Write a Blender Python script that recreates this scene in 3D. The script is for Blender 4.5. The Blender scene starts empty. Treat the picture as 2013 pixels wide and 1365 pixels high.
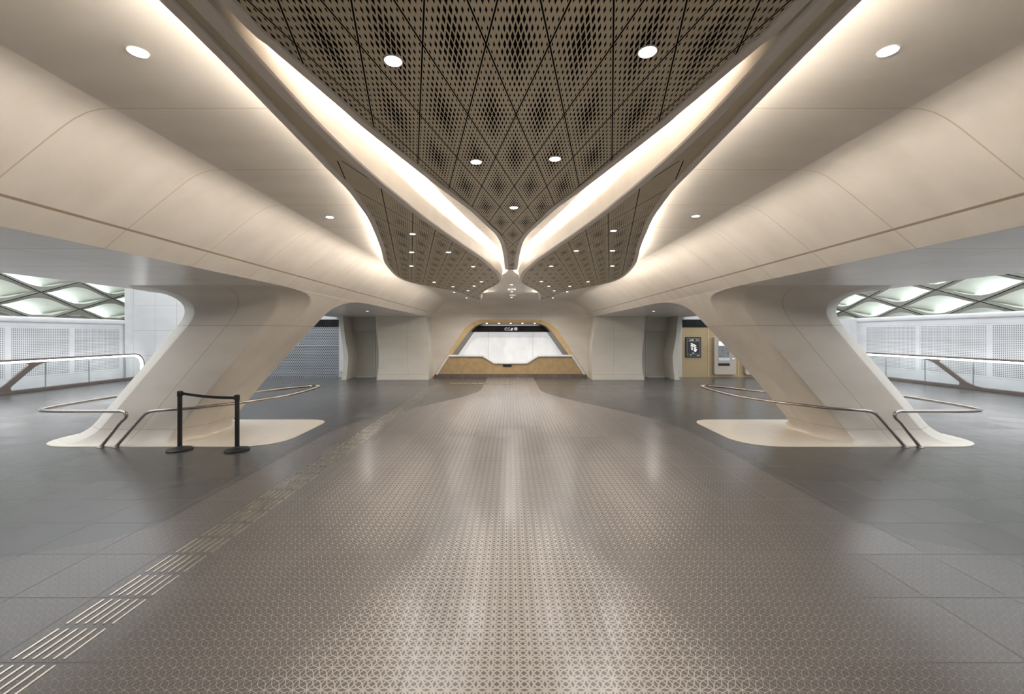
import bpy, bmesh, math, random
from math import pi, sin, cos, radians
from mathutils import Vector, Matrix
from mathutils.geometry import tessellate_polygon
random.seed(7)
C = bpy.context.scene.collection
sc = bpy.context.scene

# ------------------------------------------------------------------ camera, world, exposure
F, VX, VY, CAMH = 829.0, 1003.5, 657.0, 1.9
cam = bpy.data.cameras.new('camera'); camo = bpy.data.objects.new('camera', cam); C.objects.link(camo)
cam.sensor_fit = 'HORIZONTAL'; cam.sensor_width = 36; cam.lens = F / 2013 * 36
cam.shift_x = (1006.5 - VX) / 2013; cam.shift_y = -(682.5 - VY) / 2013
cam.clip_start = .05; cam.clip_end = 200
camo.location = (0, 0, CAMH); camo.rotation_euler = (pi / 2, 0, 0)
sc.camera = camo
sc.view_settings.view_transform = 'Standard'; sc.view_settings.look = 'None'
sc.view_settings.exposure = 1.13; sc.view_settings.gamma = 1.0
sc.view_settings.use_curve_mapping = False
w = bpy.data.worlds.new('world'); sc.world = w; w.use_nodes = True
bg = w.node_tree.nodes['Background']; bg.inputs[0].default_value = (.92, .96, 1, 1); bg.inputs[1].default_value = .95
LED_COVE = 32.0
LED_CENTRE = 3.2
DOWN_W = 26.0

# ------------------------------------------------------------------ node expression helper
class N:
    """scalar node socket with operators"""
    def __init__(s, nt, sock): s.nt, s.s = nt, sock
    def _m(s, op, b=None, c=None, clamp=False):
        n = s.nt.nodes.new('ShaderNodeMath'); n.operation = op; n.use_clamp = clamp
        s.nt.links.new(s.s, n.inputs[0])
        for i, v in ((1, b), (2, c)):
            if v is None: continue
            if isinstance(v, N): s.nt.links.new(v.s, n.inputs[i])
            else: n.inputs[i].default_value = v
        return N(s.nt, n.outputs[0])
    def __add__(s, o): return s._m('ADD', o)
    def __radd__(s, o): return s._m('ADD', o)
    def __sub__(s, o): return s._m('SUBTRACT', o)
    def __rsub__(s, o): return s._m('MULTIPLY', -1.0)._m('ADD', o)
    def __mul__(s, o): return s._m('MULTIPLY', o)
    def __rmul__(s, o): return s._m('MULTIPLY', o)
    def __truediv__(s, o): return s._m('DIVIDE', o)
    def abs(s): return s._m('ABSOLUTE')
    def fract(s): return s._m('FRACT')
    def floor(s): return s._m('FLOOR')
    def min(s, o): return s._m('MINIMUM', o)
    def max(s, o): return s._m('MAXIMUM', o)
    def lt(s, o): return s._m('LESS_THAN', o)
    def gt(s, o): return s._m('GREATER_THAN', o)
    def sin(s): return s._m('SINE')
    def sat(s): return s._m('ADD', 0.0, clamp=True)
    def smooth(s, a, b):
        n = s.nt.nodes.new('ShaderNodeMapRange'); n.interpolation_type = 'SMOOTHSTEP'
        s.nt.links.new(s.s, n.inputs[0]); n.inputs[1].default_value = a; n.inputs[2].default_value = b
        return N(s.nt, n.outputs[0])

def base_mat(name, col=(.5, .5, .5), rough=.5, metal=0.0):
    m = bpy.data.materials.new(name); m.use_nodes = True
    nt = m.node_tree; b = nt.nodes['Principled BSDF']
    b.inputs['Base Color'].default_value = (*col, 1); b.inputs['Roughness'].default_value = rough
    b.inputs['Metallic'].default_value = metal
    return m, nt, b
def pos(nt):
    g = nt.nodes.new('ShaderNodeNewGeometry'); s = nt.nodes.new('ShaderNodeSeparateXYZ')
    nt.links.new(g.outputs['Position'], s.inputs[0])
    return [N(nt, s.outputs[i]) for i in range(3)], g
def noise(nt, g, scale, stretch=(1, 1, 1), detail=4):
    mp = nt.nodes.new('ShaderNodeMapping'); mp.inputs['Scale'].default_value = stretch
    nt.links.new(g.outputs['Position'], mp.inputs[0])
    n = nt.nodes.new('ShaderNodeTexNoise'); n.inputs['Scale'].default_value = scale; n.inputs['Detail'].default_value = detail
    nt.links.new(mp.outputs[0], n.inputs['Vector'])
    return N(nt, n.outputs[0])
def mix(nt, fac, a, b):
    n = nt.nodes.new('ShaderNodeMix'); n.data_type = 'RGBA'
    if isinstance(fac, N): nt.links.new(fac.s, n.inputs[0])
    else: n.inputs[0].default_value = fac
    for i, v in ((6, a), (7, b)):
        if isinstance(v, tuple): n.inputs[i].default_value = (*v, 1)
        else: nt.links.new(v, n.inputs[i])
    return n.outputs[2]
def bump(nt, b, h, strength=.2, dist=.01):
    n = nt.nodes.new('ShaderNodeBump'); n.inputs['Strength'].default_value = strength; n.inputs['Distance'].default_value = dist
    nt.links.new(h.s, n.inputs['Height']); nt.links.new(n.outputs[0], b.inputs['Normal'])

CREAM = (.67, .62, .555); CREAM_D = (.61, .56, .495); JOINT = (.48, .41, .31)
def noisy(name, a, b_, rough=.5, metal=0.0, scale=3, stretch=(1, 1, 1), bs=.05):
    m, nt, b = base_mat(name, a, rough, metal); P, g = pos(nt)
    n = noise(nt, g, scale, stretch)
    nt.links.new(mix(nt, n.smooth(.3, .7), a, b_), b.inputs['Base Color'])
    if bs: bump(nt, b, n, bs, .01)
    return m
def cream_mat(name, kind, a=CREAM, b_=CREAM_D, rough=.42):
    m, nt, b = base_mat(name, a, rough); (X, Y, Z), g = pos(nt)
    n = noise(nt, g, 2.2, (.5, 1.6, 1.2), 6)
    col = mix(nt, n.smooth(.3, .75), a, b_)
    def ring(v, period, off, wd):
        f = ((v - off) / period + .5).fract() - .5
        return f.abs() * period - wd
    ax = X.abs()
    if kind == 'vault':
        d = ring(Y, .99, 2.65, .005)
        d = d + (Y.gt(17.2)) * 9
        seam = (ax - 3.31).abs() - .010 + (Y.gt(17.0)) * 9; d = d.min(seam)
        d = d.min((Z - 2.804).abs() - .006 + (Y.lt(17.9)) * 9)
        d = d.min((ax - 1.32).abs() - .004 + (Y.lt(17.8)) * 9)
    elif kind == 'soffit':
        d = ring(Y, .99, 2.65, .005).min((ax - 4.32).abs() - .005)
    elif kind == 'column':
        d = (Z - 2.05).abs() - .006
        d = d.min((Z - .25).abs() - .006)
        sl = (ax - (Z - 2.05) * (-.83) - 4.91)
        d = d.min(sl.abs() - .008 + (Y.gt(8.0)) * 9)
    elif kind == 'wall':
        d = (Z - 2.03).abs() - .005
        d = d.min((Z - .22).abs() - .005)
        d = d.min((ax - 4.22 - (Z * 1.15).sin() * .08).abs() - .007 + (Z.lt(.22)) * 9)
    elif kind == 'pier':
        d = ring(X, .95, .6, .006).min(ring(Z, 1.1, 2.05, .006))
    else:
        d = None
    if d is not None:
        k = d.lt(0.0)
        col = mix(nt, k, col, JOINT)
        if kind == 'vault': col = mix(nt, seam.lt(-.002), col, (.30, .24, .17))
        bump(nt, b, n * .1 - k, .35, .006)
    else:
        bump(nt, b, n, .06, .01)
    nt.links.new(col, b.inputs['Base Color'])
    return m

M = {}
M['vault'] = cream_mat('cream_panel_vault', 'vault')
M['soffit'] = cream_mat('cream_panel_soffit', 'soffit', (.80, .775, .74), (.74, .715, .68), .28)
M['column'] = cream_mat('cream_panel_column', 'column')
M['wallc'] = cream_mat('cream_panel_wall', 'wall', (.62, .59, .53), (.58, .55, .49))
M['cream'] = cream_mat('cream_plain', 'plain')
M['lip'] = noisy('warm_grey_lip', (.74, .69, .63), (.70, .65, .59), .4)
M['reveal'] = noisy('reveal_painted_shade', (.30, .26, .22), (.27, .23, .19), .4)  # shadow on the brass reveal is mixed into this brown
M['pier'] = cream_mat('white_tile', 'pier', (.72, .72, .72), (.68, .68, .68), .35)
M['white'] = noisy('white_panel', (.74, .74, .74), (.69, .69, .69), .4)
M['pad'] = noisy('pale_stone_pad', (.72, .66, .56), (.68, .62, .52), .3, scale=6)
M['door'] = noisy('door_paint', (.48, .46, .40), (.46, .44, .38), .45)
M['black'] = noisy('black_panel', (.012, .012, .013), (.02, .02, .02), .35)
M['black'].node_tree.nodes['Principled BSDF'].inputs['Specular IOR Level'].default_value = .15
M['blackp'] = noisy('black_plastic', (.008, .008, .008), (.014, .014, .014), .45, bs=.02)
M['belt'] = noisy('black_webbing', (.01, .01, .01), (.018, .018, .018), .8, scale=60, bs=.02)
M['steel'] = noisy('brushed_steel', (.46, .42, .39), (.36, .33, .30), .25, 1.0, scale=20, stretch=(1, 8, 8), bs=.02)
M['bar'] = noisy('steel_bar', (.82, .74, .62), (.7, .64, .55), .3, 1.0, scale=30, bs=0)
M['railbrown'] = noisy('bronze_rail', (.22, .18, .16), (.19, .155, .14), .4, .3, bs=0)
M['brassp'] = noisy('brass_panel', (.52, .38, .21), (.44, .32, .17), .35, .3, scale=5, bs=.02)
M['brassl'] = noisy('brass_light', (.80, .60, .32), (.74, .55, .28), .4, .1, scale=5, bs=.02)
M['plinth'] = noisy('plinth_metal', (.20, .17, .15), (.26, .22, .19), .3, .6, scale=5, bs=.02)
M['machine'] = noisy('machine_enamel', (.50, .44, .37), (.48, .42, .35), .4, bs=0)
M['grey'] = noisy('grey_metal', (.45, .45, .46), (.4, .4, .41), .35, .3, bs=0)
M['dark'] = noisy('dark_void', (.02, .018, .016), (.015, .013, .012), .8, bs=0)
M['orange'] = noisy('orange_enamel', (.85, .45, .04), (.8, .4, .03), .4, bs=0)
M['text'] = None
M['lattice'] = noisy('lattice_grc', (.22, .22, .18), (.19, .19, .155), .6, scale=2)
M['scoop'] = noisy('scoop_grc', (.80, .80, .74), (.73, .73, .67), .6, scale=2)

def emis(name, col, s):
    m = bpy.data.materials.new(name); m.use_nodes = True; nt = m.node_tree
    b = nt.nodes['Principled BSDF']; b.inputs['Base Color'].default_value = (*col, 1)
    b.inputs['Emission Color'].default_value = (*col, 1); b.inputs['Emission Strength'].default_value = s
    return m
M['led'] = emis('cove_led', (1, .935, .86), LED_COVE)
M['led2'] = emis('cove_led_soft', (1, .935, .86), LED_CENTRE)
M['led3'] = emis('cove_led_inner', (1, .93, .85), 17)
M['lamp'] = emis('downlight_lens', (1, .97, .93), 14)
M['lamps'] = emis('downlight_lens_small', (1, .95, .88), 8)
M['text'] = emis('white_print_added_glow', (.85, .84, .82), .15)  # glow added to lift the white print and lettering
M['raill'] = emis('rail_led', (1, 1, 1), 5.5)
M['window'] = emis('daylight_glass', (.82, .93, .98), 1.25)

def bronze_mat(name, side):
    m, nt, b = base_mat(name, (.25, .2, .14), .42, .25); (X, Y, Z), g = pos(nt)
    n = noise(nt, g, 3, (1, 1, 1))
    col = mix(nt, n.smooth(.3, .7), (.62, .54, .40), (.56, .49, .36))
    if side: X = X.abs() * -1.0
    u = (Y - 2.25) / 1.09 + (X - (0.0 if side else .03)) / .257
    v = (Y - 2.25) / 1.09 - (X - (0.0 if side else .03)) / .257
    fu = u.fract(); fv = v.fract()
    du = (.5 - (fu - .5).abs()); dv = (.5 - (fv - .5).abs())     # distance to joint
    joint = du.min(dv).lt(.0135)
    NN = 12.0
    cu = (fu * NN).floor() + .5; cv = (fv * NN).floor() + .5
    ru = ((fu * NN).fract() - .5).abs(); rv = ((fv * NN).fract() - .5).abs()
    cc = ((cu / NN - .5).abs()).max((cv / NN - .5).abs())
    size = (1.0 - (cc * 2.0)) * .27 + .145
    if side:
        size = size * Y.smooth(2.6, 5.0) * .93
        edge = cc.lt(.47)
        hole = (ru.max(rv).lt(size)) * Y.gt(2.85)
    else:
        hole = ru.max(rv).lt(size)
    if side: joint = joint * Y.gt(2.85)
    dark = joint.max(hole)
    nt.links.new(mix(nt, dark, col, (.012, .010, .008)), b.inputs['Base Color'])
    nt.links.new((.42 + dark * .4).s, b.inputs['Roughness'])
    nt.links.new(((1.0 - dark) * .25).s, b.inputs['Metallic'])
    nt.links.new(((1.0 - dark) * .5).s, b.inputs['Specular IOR Level'])
    bump(nt, b, 1.0 - dark, .25, .004)
    return m
M['bronze'] = bronze_mat('perforated_bronze', False)
M['bronze_side'] = bronze_mat('perforated_bronze_wing', True)

def floor_mat():
    m, nt, b = base_mat('floor_tile', (.2, .2, .2), .3); (X, Y, Z), g = pos(nt)
    T = .6
    fx = (X / T + .5).fract() - .5; fy = ((Y - .037) / T + .5).fract() - .5
    # each stone tile a shade of its own
    ix = (X / T).floor(); iy = ((Y - .037) / T).floor()
    r = ((ix * 12.9898 + iy * 78.233).sin() * 43758.5453).fract()
    base = mix(nt, r, (.070, .068, .067), (.088, .085, .083))
    n = noise(nt, g, 1.3, (1, 1, 1), 6)
    base = mix(nt, n.smooth(.35, .7) * .5, base, (.092, .088, .085))
    # printed pattern with cove reflection painted into its far lines, period 75 mm
    p = .075
    ax = ((X / p + .5).fract() - .5).abs(); ay = (((Y - .037) / p + .5).fract() - .5).abs()
    l1 = (ay - ax * .414 - .293).abs() * .924
    l2 = (ax - ay * .414 - .293).abs() * .924
    rg = ((ax.max(ay)).max((ax + ay) * .86) - .27).abs()
    d = l1.min(l2).min(rg)
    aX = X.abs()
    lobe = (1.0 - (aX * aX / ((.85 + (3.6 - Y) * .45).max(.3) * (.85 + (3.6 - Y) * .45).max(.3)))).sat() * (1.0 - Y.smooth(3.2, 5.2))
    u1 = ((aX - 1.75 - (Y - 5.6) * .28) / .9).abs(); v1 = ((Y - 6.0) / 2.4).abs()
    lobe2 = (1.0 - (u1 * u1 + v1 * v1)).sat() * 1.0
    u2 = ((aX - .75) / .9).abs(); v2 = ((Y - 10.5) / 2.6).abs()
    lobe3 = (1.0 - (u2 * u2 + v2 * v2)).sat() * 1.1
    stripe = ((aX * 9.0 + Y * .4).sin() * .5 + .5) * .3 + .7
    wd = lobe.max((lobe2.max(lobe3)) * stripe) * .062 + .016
    far = (Y.smooth(2.5, 9.0)) * .03  # lines widen with distance to imitate the reflected cove light
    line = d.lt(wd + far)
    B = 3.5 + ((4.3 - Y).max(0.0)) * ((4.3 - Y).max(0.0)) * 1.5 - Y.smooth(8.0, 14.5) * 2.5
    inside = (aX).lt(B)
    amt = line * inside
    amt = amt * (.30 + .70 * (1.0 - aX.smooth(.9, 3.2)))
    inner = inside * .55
    base = mix(nt, inner, base, (.118, .108, .101))  # same tile; the warmer light of the middle is put into its colour
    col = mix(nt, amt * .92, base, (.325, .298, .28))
    joint = (fx.abs().lt(.005)).max(fy.abs().lt(.005))
    col = mix(nt, joint * .5, col, (.06, .055, .05))
    nt.links.new(col, b.inputs['Base Color'])
    b.inputs['Specular IOR Level'].default_value = .28
    nt.links.new((.22 + r * .05 + joint * .3).s, b.inputs['Roughness'])
    return m
M['floor'] = floor_mat()

def grid_mat(name, base, dark, px, pz, rad, stagger=False, axis='Y', metal=0.0, zones=None):
    m, nt, b = base_mat(name, base, .42, metal); (X, Y, Z), g = pos(nt)
    U = Y if axis == 'Y' else X
    rz = (Z / pz)
    if stagger: U = U + (rz.floor() * .5 - (rz.floor() * .5).floor()) * px
    a = ((U / px).fract() - .5).abs() * px; c = (rz.fract() - .5).abs() * pz
    if stagger: k = ((a * a + c * c)).lt(rad * rad)
    else: k = a.max(c).lt(rad)
    if zones:
        (u0, per, gap, zl, zh, umax) = zones
        f = ((U - u0) / per + 100.0).fract() * per
        k = k * f.gt(gap) * f.lt(per - gap) * Z.gt(zl) * Z.lt(zh) * U.lt(umax)
        fr = ((Z - (zh + .05)).abs().lt(.006)).max((Z - (zl - .05)).abs().lt(.006))
    n = noise(nt, g, 1.0, (1, 1, 2))
    col = mix(nt, n.smooth(.3, .7), base, tuple(v * .9 for v in base))
    if zones: col = mix(nt, fr * .6, col, (.35, .35, .35))
    col = mix(nt, k, col, dark)
    nt.links.new(col, b.inputs['Base Color']); nt.links.new(((1.0 - k) * metal).s, b.inputs['Metallic'])
    bump(nt, b, 1.0 - k, .2, .01)
    return m
M['perfl'] = grid_mat('white_perforated_panel', (.72, .72, .73), (.16, .16, .16), .06, .06, .0165, zones=(12.05, 2.05, .09, .42, 2.12, 18.1))
M['perfr'] = grid_mat('white_perforated_wall', (.72, .72, .73), (.16, .16, .16), .06, .06, .0165, zones=(12.2, 2.6, .09, .42, 2.22, 19.9))
M['silver'] = grid_mat('silver_perforated', (.42, .44, .47), (.02, .022, .03), .085, .07, .024, True, 'X', .6)
M['brass'] = grid_mat('brass_perforated', (.60, .46, .27), (.17, .12, .05), .035, .03, .009, True, 'X', .45)

def glass_mat():
    m = bpy.data.materials.new('balustrade_glass'); m.use_nodes = True; nt = m.node_tree
    nt.nodes.remove(nt.nodes['Principled BSDF'])
    t = nt.nodes.new('ShaderNodeBsdfTransparent'); t.inputs[0].default_value = (.95, .97, .97, 1)
    gl = nt.nodes.new('ShaderNodeBsdfGlossy'); gl.inputs['Roughness'].default_value = .03
    fr = nt.nodes.new('ShaderNodeFresnel'); fr.inputs[0].default_value = 1.25
    mx = nt.nodes.new('ShaderNodeMixShader')
    nt.links.new(fr.outputs[0], mx.inputs[0]); nt.links.new(t.outputs[0], mx.inputs[1]); nt.links.new(gl.outputs[0], mx.inputs[2])
    nt.links.new(mx.outputs[0], nt.nodes['Material Output'].inputs[0])
    return m
M['glass'] = glass_mat()
def back_glass():
    m, nt, b = base_mat('backlit_frosted_glass', (.75, .76, .77), .2); (X, Y, Z), g = pos(nt)
    n = noise(nt, g, 2.2, (1, 1, .5), 5)
    seam = (((X.abs()) - 1.02).abs()).lt(.008)
    col = mix(nt, n.smooth(.25, .75), (.78, .79, .80), (.66, .67, .68))
    col = mix(nt, seam, col, (.45, .45, .45))
    nt.links.new(col, b.inputs['Base Color']); nt.links.new(col, b.inputs['Emission Color'])
    b.inputs['Emission Strength'].default_value = .30
    return m
M['frost'] = back_glass()

# ------------------------------------------------------------------ mesh helpers
def tag(o, label=None, cat=None, group=None, kind=None):
    if label: o['label'] = label
    if cat: o['category'] = cat
    if group: o['group'] = group
    if kind: o['kind'] = kind
    return o
def mesh(name, verts, faces, mat, parent=None, smooth=False, angle=None):
    me = bpy.data.meshes.new(name); me.from_pydata([tuple(v) for v in verts], [], faces); me.validate(); me.update()
    bm = bmesh.new(); bm.from_mesh(me); bmesh.ops.remove_doubles(bm, verts=bm.verts, dist=1e-6)
    bmesh.ops.recalc_face_normals(bm, faces=bm.faces)
    if smooth:
        a = radians(angle or 35)
        for f in bm.faces: f.smooth = True
        for e in bm.edges:
            if len(e.link_faces) == 2 and e.calc_face_angle(0) > a: e.smooth = False
    bm.to_mesh(me); bm.free()
    me.materials.append(mat)
    o = bpy.data.objects.new(name, me); C.objects.link(o)
    if parent: o.parent = parent
    return o
def empty(name, loc=(0, 0, 0), rz=0):
    o = bpy.data.objects.new(name, None); C.objects.link(o); o.location = loc; o.rotation_euler.z = rz
    o.empty_display_size = .1
    return o
class MB:
    def __init__(s): s.v, s.f = [], []
    def add(s, V, Fc):
        k = len(s.v); s.v += [Vector(v) for v in V]; s.f += [[i + k for i in f] for f in Fc]; return s
    def box(s, x0, x1, y0, y1, z0, z1, bev=0.0):
        bm = bmesh.new(); bmesh.ops.create_cube(bm, size=1)
        for v in bm.verts:
            v.co = Vector(((x0 + x1) / 2 + v.co.x * (x1 - x0), (y0 + y1) / 2 + v.co.y * (y1 - y0), (z0 + z1) / 2 + v.co.z * (z1 - z0)))
        if bev: bmesh.ops.bevel(bm, geom=bm.edges[:], offset=bev, segments=2, affect='EDGES')
        bm.verts.index_update(); s.add([v.co.copy() for v in bm.verts], [[v.index for v in f.verts] for f in bm.faces]); bm.free(); return s
    def lathe(s, prof, n=32, at=(0, 0, 0), sx=1, sy=1, caps=True):
        V, Fc = [], []
        for r, z in prof:
            for k in range(n):
                a = 2 * pi * k / n; V.append((at[0] + r * cos(a) * sx, at[1] + r * sin(a) * sy, at[2] + z))
        for i in range(len(prof) - 1):
            for k in range(n):
                Fc.append([i * n + k, i * n + (k + 1) % n, (i + 1) * n + (k + 1) % n, (i + 1) * n + k])
        if caps: Fc.append(list(range(n))); Fc.append([(len(prof) - 1) * n + k for k in range(n)])
        else: pass
        return s.add(V, Fc)
    def tube(s, pts, r, n=14):
        pts = [Vector(p) for p in pts]; V, Fc = [], []
        up = None
        for i, p in enumerate(pts):
            t = (pts[min(i + 1, len(pts) - 1)] - pts[max(i - 1, 0)]).normalized()
            if up is None: up = t.orthogonal().normalized()
            up = (up - t * up.dot(t)).normalized(); sd = t.cross(up)
            for k in range(n):
                a = 2 * pi * k / n; V.append(p + up * (r * cos(a)) + sd * (r * sin(a)))
        for i in range(len(pts) - 1):
            for k in range(n):
                Fc.append([i * n + k, i * n + (k + 1) % n, (i + 1) * n + (k + 1) % n, (i + 1) * n + k])
        Fc += [list(range(n)), [(len(pts) - 1) * n + k for k in range(n)]]
        return s.add(V, Fc)
    def prism(s, poly, a0, a1, axis='Y'):
        """extrude a 2-D polygon (u,z) along axis, or (x,y) along Z"""
        n = len(poly)
        def P(q, a): return {'Y': (q[0], a, q[1]), 'X': (a, q[0], q[1]), 'Z': (q[0], q[1], a)}[axis]
        V = [P(q, a0) for q in poly] + [P(q, a1) for q in poly]
        tri = tessellate_polygon([[Vector((q[0], q[1], 0)) for q in poly]])
        Fc = [list(t) for t in tri] + [[i + n for i in t][::-1] for t in tri]
        Fc += [[i, (i + 1) % n, (i + 1) % n + n, i + n] for i in range(n)]
        return s.add(V, Fc)
    def mirror(s): s.v = [Vector((-v.x, v.y, v.z)) for v in s.v]; return s
    def build(s, name, mat, parent=None, smooth=False, angle=None): return mesh(name, s.v, s.f, mat, parent, smooth, angle)
def fill(name, loops, place, mat, parent=None):
    """planar sheet with holes: loops[0] outer, the others holes, 2-D; place maps (u,v)->xyz"""
    vs = [[Vector((u, v, 0)) for u, v in L] for L in loops]
    tri = tessellate_polygon(vs); flat = [q for L in loops for q in L]
    return mesh(name, [place(*q) for q in flat], [list(t) for t in tri], mat, parent)
def spline(pts, k=8, closed=False):
    n = len(pts); out = []
    rng = range(n if closed else n - 1)
    for i in rng:
        p = [Vector(pts[(i + j) % n] if closed else pts[min(max(i + j, 0), n - 1)]) for j in (-1, 0, 1, 2)]
        for q in range(k):
            t = q / k
            out.append(.5 * ((2 * p[1]) + (p[2] - p[0]) * t + (2 * p[0] - 5 * p[1] + 4 * p[2] - p[3]) * t * t + (3 * p[1] - p[0] - 3 * p[2] + p[3]) * t ** 3))
    if not closed: out.append(Vector(pts[-1]))
    return out
def round_poly(P, r, k=4):
    out = []; n = len(P)
    for i in range(n):
        a, b, c = Vector(P[i - 1]), Vector(P[i]), Vector(P[(i + 1) % n])
        rr = r[i] if isinstance(r, (list, tuple)) else r
        d1 = min(rr, (a - b).length * .45); d2 = min(rr, (c - b).length * .45)
        s = b + (a - b).normalized() * d1; e = b + (c - b).normalized() * d2
        for q in range(k + 1):
            t = q / k; out.append(s * (1 - t) ** 2 + b * 2 * t * (1 - t) + e * t * t)
    return out
H = CAMH
def un(px, py, z):      # a photo point on the horizontal plane at height z (relative to the eye)
    Y = F * z / (VY - py); return ((px - VX) / F * Y, Y)

# ------------------------------------------------------------------ floor
o = MB().box(-17.6, 17.6, -6, 24, -.2, 0).build('floor', M['floor']); tag(o, 'dark stone tile floor printed with a pale star pattern along the middle', kind='structure')

# ------------------------------------------------------------------ the two outlines of hanging ceiling wings
Z_LEAF = 1.16
c_pts = [(557, 92), (600, 139), (699, 223), (729, 250), (826.5, 330), (886, 377.6), (930, 411), (961.7, 441), (983.5, 463), (993.5, 483), (998.6, 512.7), (999.6, 530)]
cl = [un(a, b, Z_LEAF) for a, b in c_pts]
cl = [(-1.10, -5.6), (-1.09, -2), (-1.03, .2), (-.966, 1.46), (-.928, 1.70), (-.892, 1.86)] + [(min(x, -.03), y) for x, y in cl[2:]]
cl = [tuple(v) for v in spline([(x, y, 0) for x, y in cl], 8)]
centre_left = [(x, y) for x, y, _ in cl]
centre_poly = centre_left + [(-x + .03, y) for x, y in reversed(centre_left)]
s_in = [(600, 238), (699, 329), (783, 397), (838.5, 439), (894, 477), (942, 509), (963, 526), (976, 539), (981, 553), (974, 560), (956, 569), (944, 579), (944, 590)]
s_out = [(918, 581), (894.5, 573), (858.7, 566), (815, 557), (793, 549), (775, 535), (763, 517), (757, 491), (747, 461.5), (735, 432), (715.5, 402), (696, 375), (657.6, 334), (591.5, 264)]
L1 = [(-1.30, -5.6), (-1.22, -2), (-1.14, .3), (-1.123, 1.46)] + [un(a, b, Z_LEAF) for a, b in s_in]
L2 = [un(a, b, Z_LEAF) for a, b in s_out] + [(-1.175, 1.46), (-1.22, .3), (-1.32, -2), (-1.45, -5.6)]
A = [(v.x, v.y) for v in spline([(*p, 0) for p in L1], 7)]
B_ = [(v.x, v.y) for v in spline([(*p, 0) for p in L2], 7)]
side_poly = A + B_

def offset(poly, d):
    n = len(poly); out = []
    area = sum(poly[i][0] * poly[(i + 1) % n][1] - poly[(i + 1) % n][0] * poly[i][1] for i in range(n))
    sg = 1 if area > 0 else -1
    for i in range(n):
        a = Vector(poly[i - 1]); b = Vector(poly[i]); c = Vector(poly[(i + 1) % n])
        e1 = (b - a); e2 = (c - b)
        n1 = Vector((e1.y, -e1.x)).normalized() if e1.length > 1e-6 else Vector((0, 0))
        n2 = Vector((e2.y, -e2.x)).normalized() if e2.length > 1e-6 else Vector((0, 0))
        nn = (n1 + n2)
        if nn.length < .3: nn = n1 if n1.length > .1 else n2
        nn.normalize()
        k = max(.55, nn.dot(n1))
        out.append(tuple(b + nn * (sg * d / k)))
    return out
def ring_strip(polyA, zA, polyB, zB):
    n = len(polyA)
    V = [(x, y, zA(i) if callable(zA) else zA) for i, (x, y) in enumerate(polyA)] + [(x, y, zB(i) if callable(zB) else zB) for i, (x, y) in enumerate(polyB)]
    return V, [[i, (i + 1) % n, (i + 1) % n + n, i + n] for i in range(n)]
def strips(mb, rings):
    for (pa, za), (pb, zb) in zip(rings, rings[1:]):
        mb.add(*ring_strip(pa, za, pb, zb))
    return mb
def leaf(poly, name, label, topz, mat, led, mirror=False, lipw=.05, ledin=-.01, group=None, outer_from=None, led_in=None):
    root = empty(name); tag(root, label, 'ceiling canopy', group)
    if mirror: poly = [(-x, y) for x, y in poly]
    zb = H + Z_LEAF
    p = MB(); n = len(poly)
    tri = tessellate_polygon([[Vector((x, y, 0)) for x, y in poly]])
    p.add([(x, y, zb + .012) for x, y in poly], [list(t) for t in tri])
    p.build('perforated_panel', mat, root)
    o1 = offset(poly, .006); o2 = offset(poly, lipw * .35); o3 = offset(poly, lipw)
    r = MB(); strips(r, [(poly, zb + .013), (poly, zb - .001), (o2, zb - .004), (o3, zb + .004), (offset(poly, lipw + .008), zb + .014)])
    tag(r.build('rim', M['lip'], root, True, 30), 'smooth grey-beige rim')
    f = MB(); o4 = offset(poly, lipw + .008)
    tz = [topz(q[1]) for q in poly]
    strips(f, [(o4, zb + .014), (offset(poly, lipw + .02), lambda i: zb + .5 * (tz[i] - zb)), (offset(poly, lipw + .028), lambda i: tz[i])])
    inn = offset(poly, -.004)
    strips(f, [(offset(poly, lipw + .028), lambda i: tz[i]), (inn, lambda i: tz[i] - .01)])
    k0 = len(f.v); f.add([(x, y, tz[i] - .01) for i, (x, y) in enumerate(inn)], [list(t) for t in tri])
    f.build('side_band', M['cream'], root, True, 40)
    if led:
        e1, e2 = offset(poly, lipw - .012), offset(poly, lipw - .018)
        zt = [min(z_ + .052, H + 1.412) for z_ in tz]
        l = MB(); ok = (lambda i: True) if outer_from is None else (lambda i: outer_from <= i < n - 1)
        if outer_from is None: c1, c2 = offset(poly, lipw + .01), offset(poly, lipw + .003)
        for i in range(n):
            j = (i + 1) % n
            if ok(i) and outer_from is not None:
                l.add([(*e1[i], tz[i] + .001), (*e1[j], tz[j] + .001), (*e1[j], zt[j]), (*e1[i], zt[i]), (*e2[i], tz[i] + .001), (*e2[j], tz[j] + .001), (*e2[j], zt[j]), (*e2[i], zt[i])],
                      [[0, 1, 2, 3], [4, 5, 6, 7], [3, 2, 6, 7]])
        if outer_from is None: strips(l, [(c1, lambda i: tz[i] + .001), (c1, lambda i: tz[i] + .05), (c2, lambda i: tz[i] + .05), (c2, lambda i: tz[i] + .001)])
        else:
            a1, a2 = offset(poly, .018), offset(poly, -.002); l2 = MB()
            for i in range(3, outer_from):
                j = i + 1; l2.add([(*a1[i], tz[i] + .003), (*a1[j], tz[j] + .003), (*a2[j], tz[j] + .003), (*a2[i], tz[i] + .003)], [[0, 1, 2, 3]])
            l2.build('inner_light_strip', led_in, root)
        l.build('light_strip', led, root)
    return root
def side_top(y):
    t = min(max((y - 1.5) / 1.6, 0), 1); return H + 1.27 + .085 * t
leaf(centre_poly, 'ceiling_canopy', 'large central perforated bronze ceiling panel tapering to a point over the walkway', lambda y: H + 1.29, M['bronze'], M['led2'])
leaf(side_poly, 'ceiling_canopy', 'curved bronze ceiling wing hanging on the silver screen side, widening away from the eye', side_top, M['bronze_side'], M['led'], outer_from=len(A) - 4, led_in=M['led3'])
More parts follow.
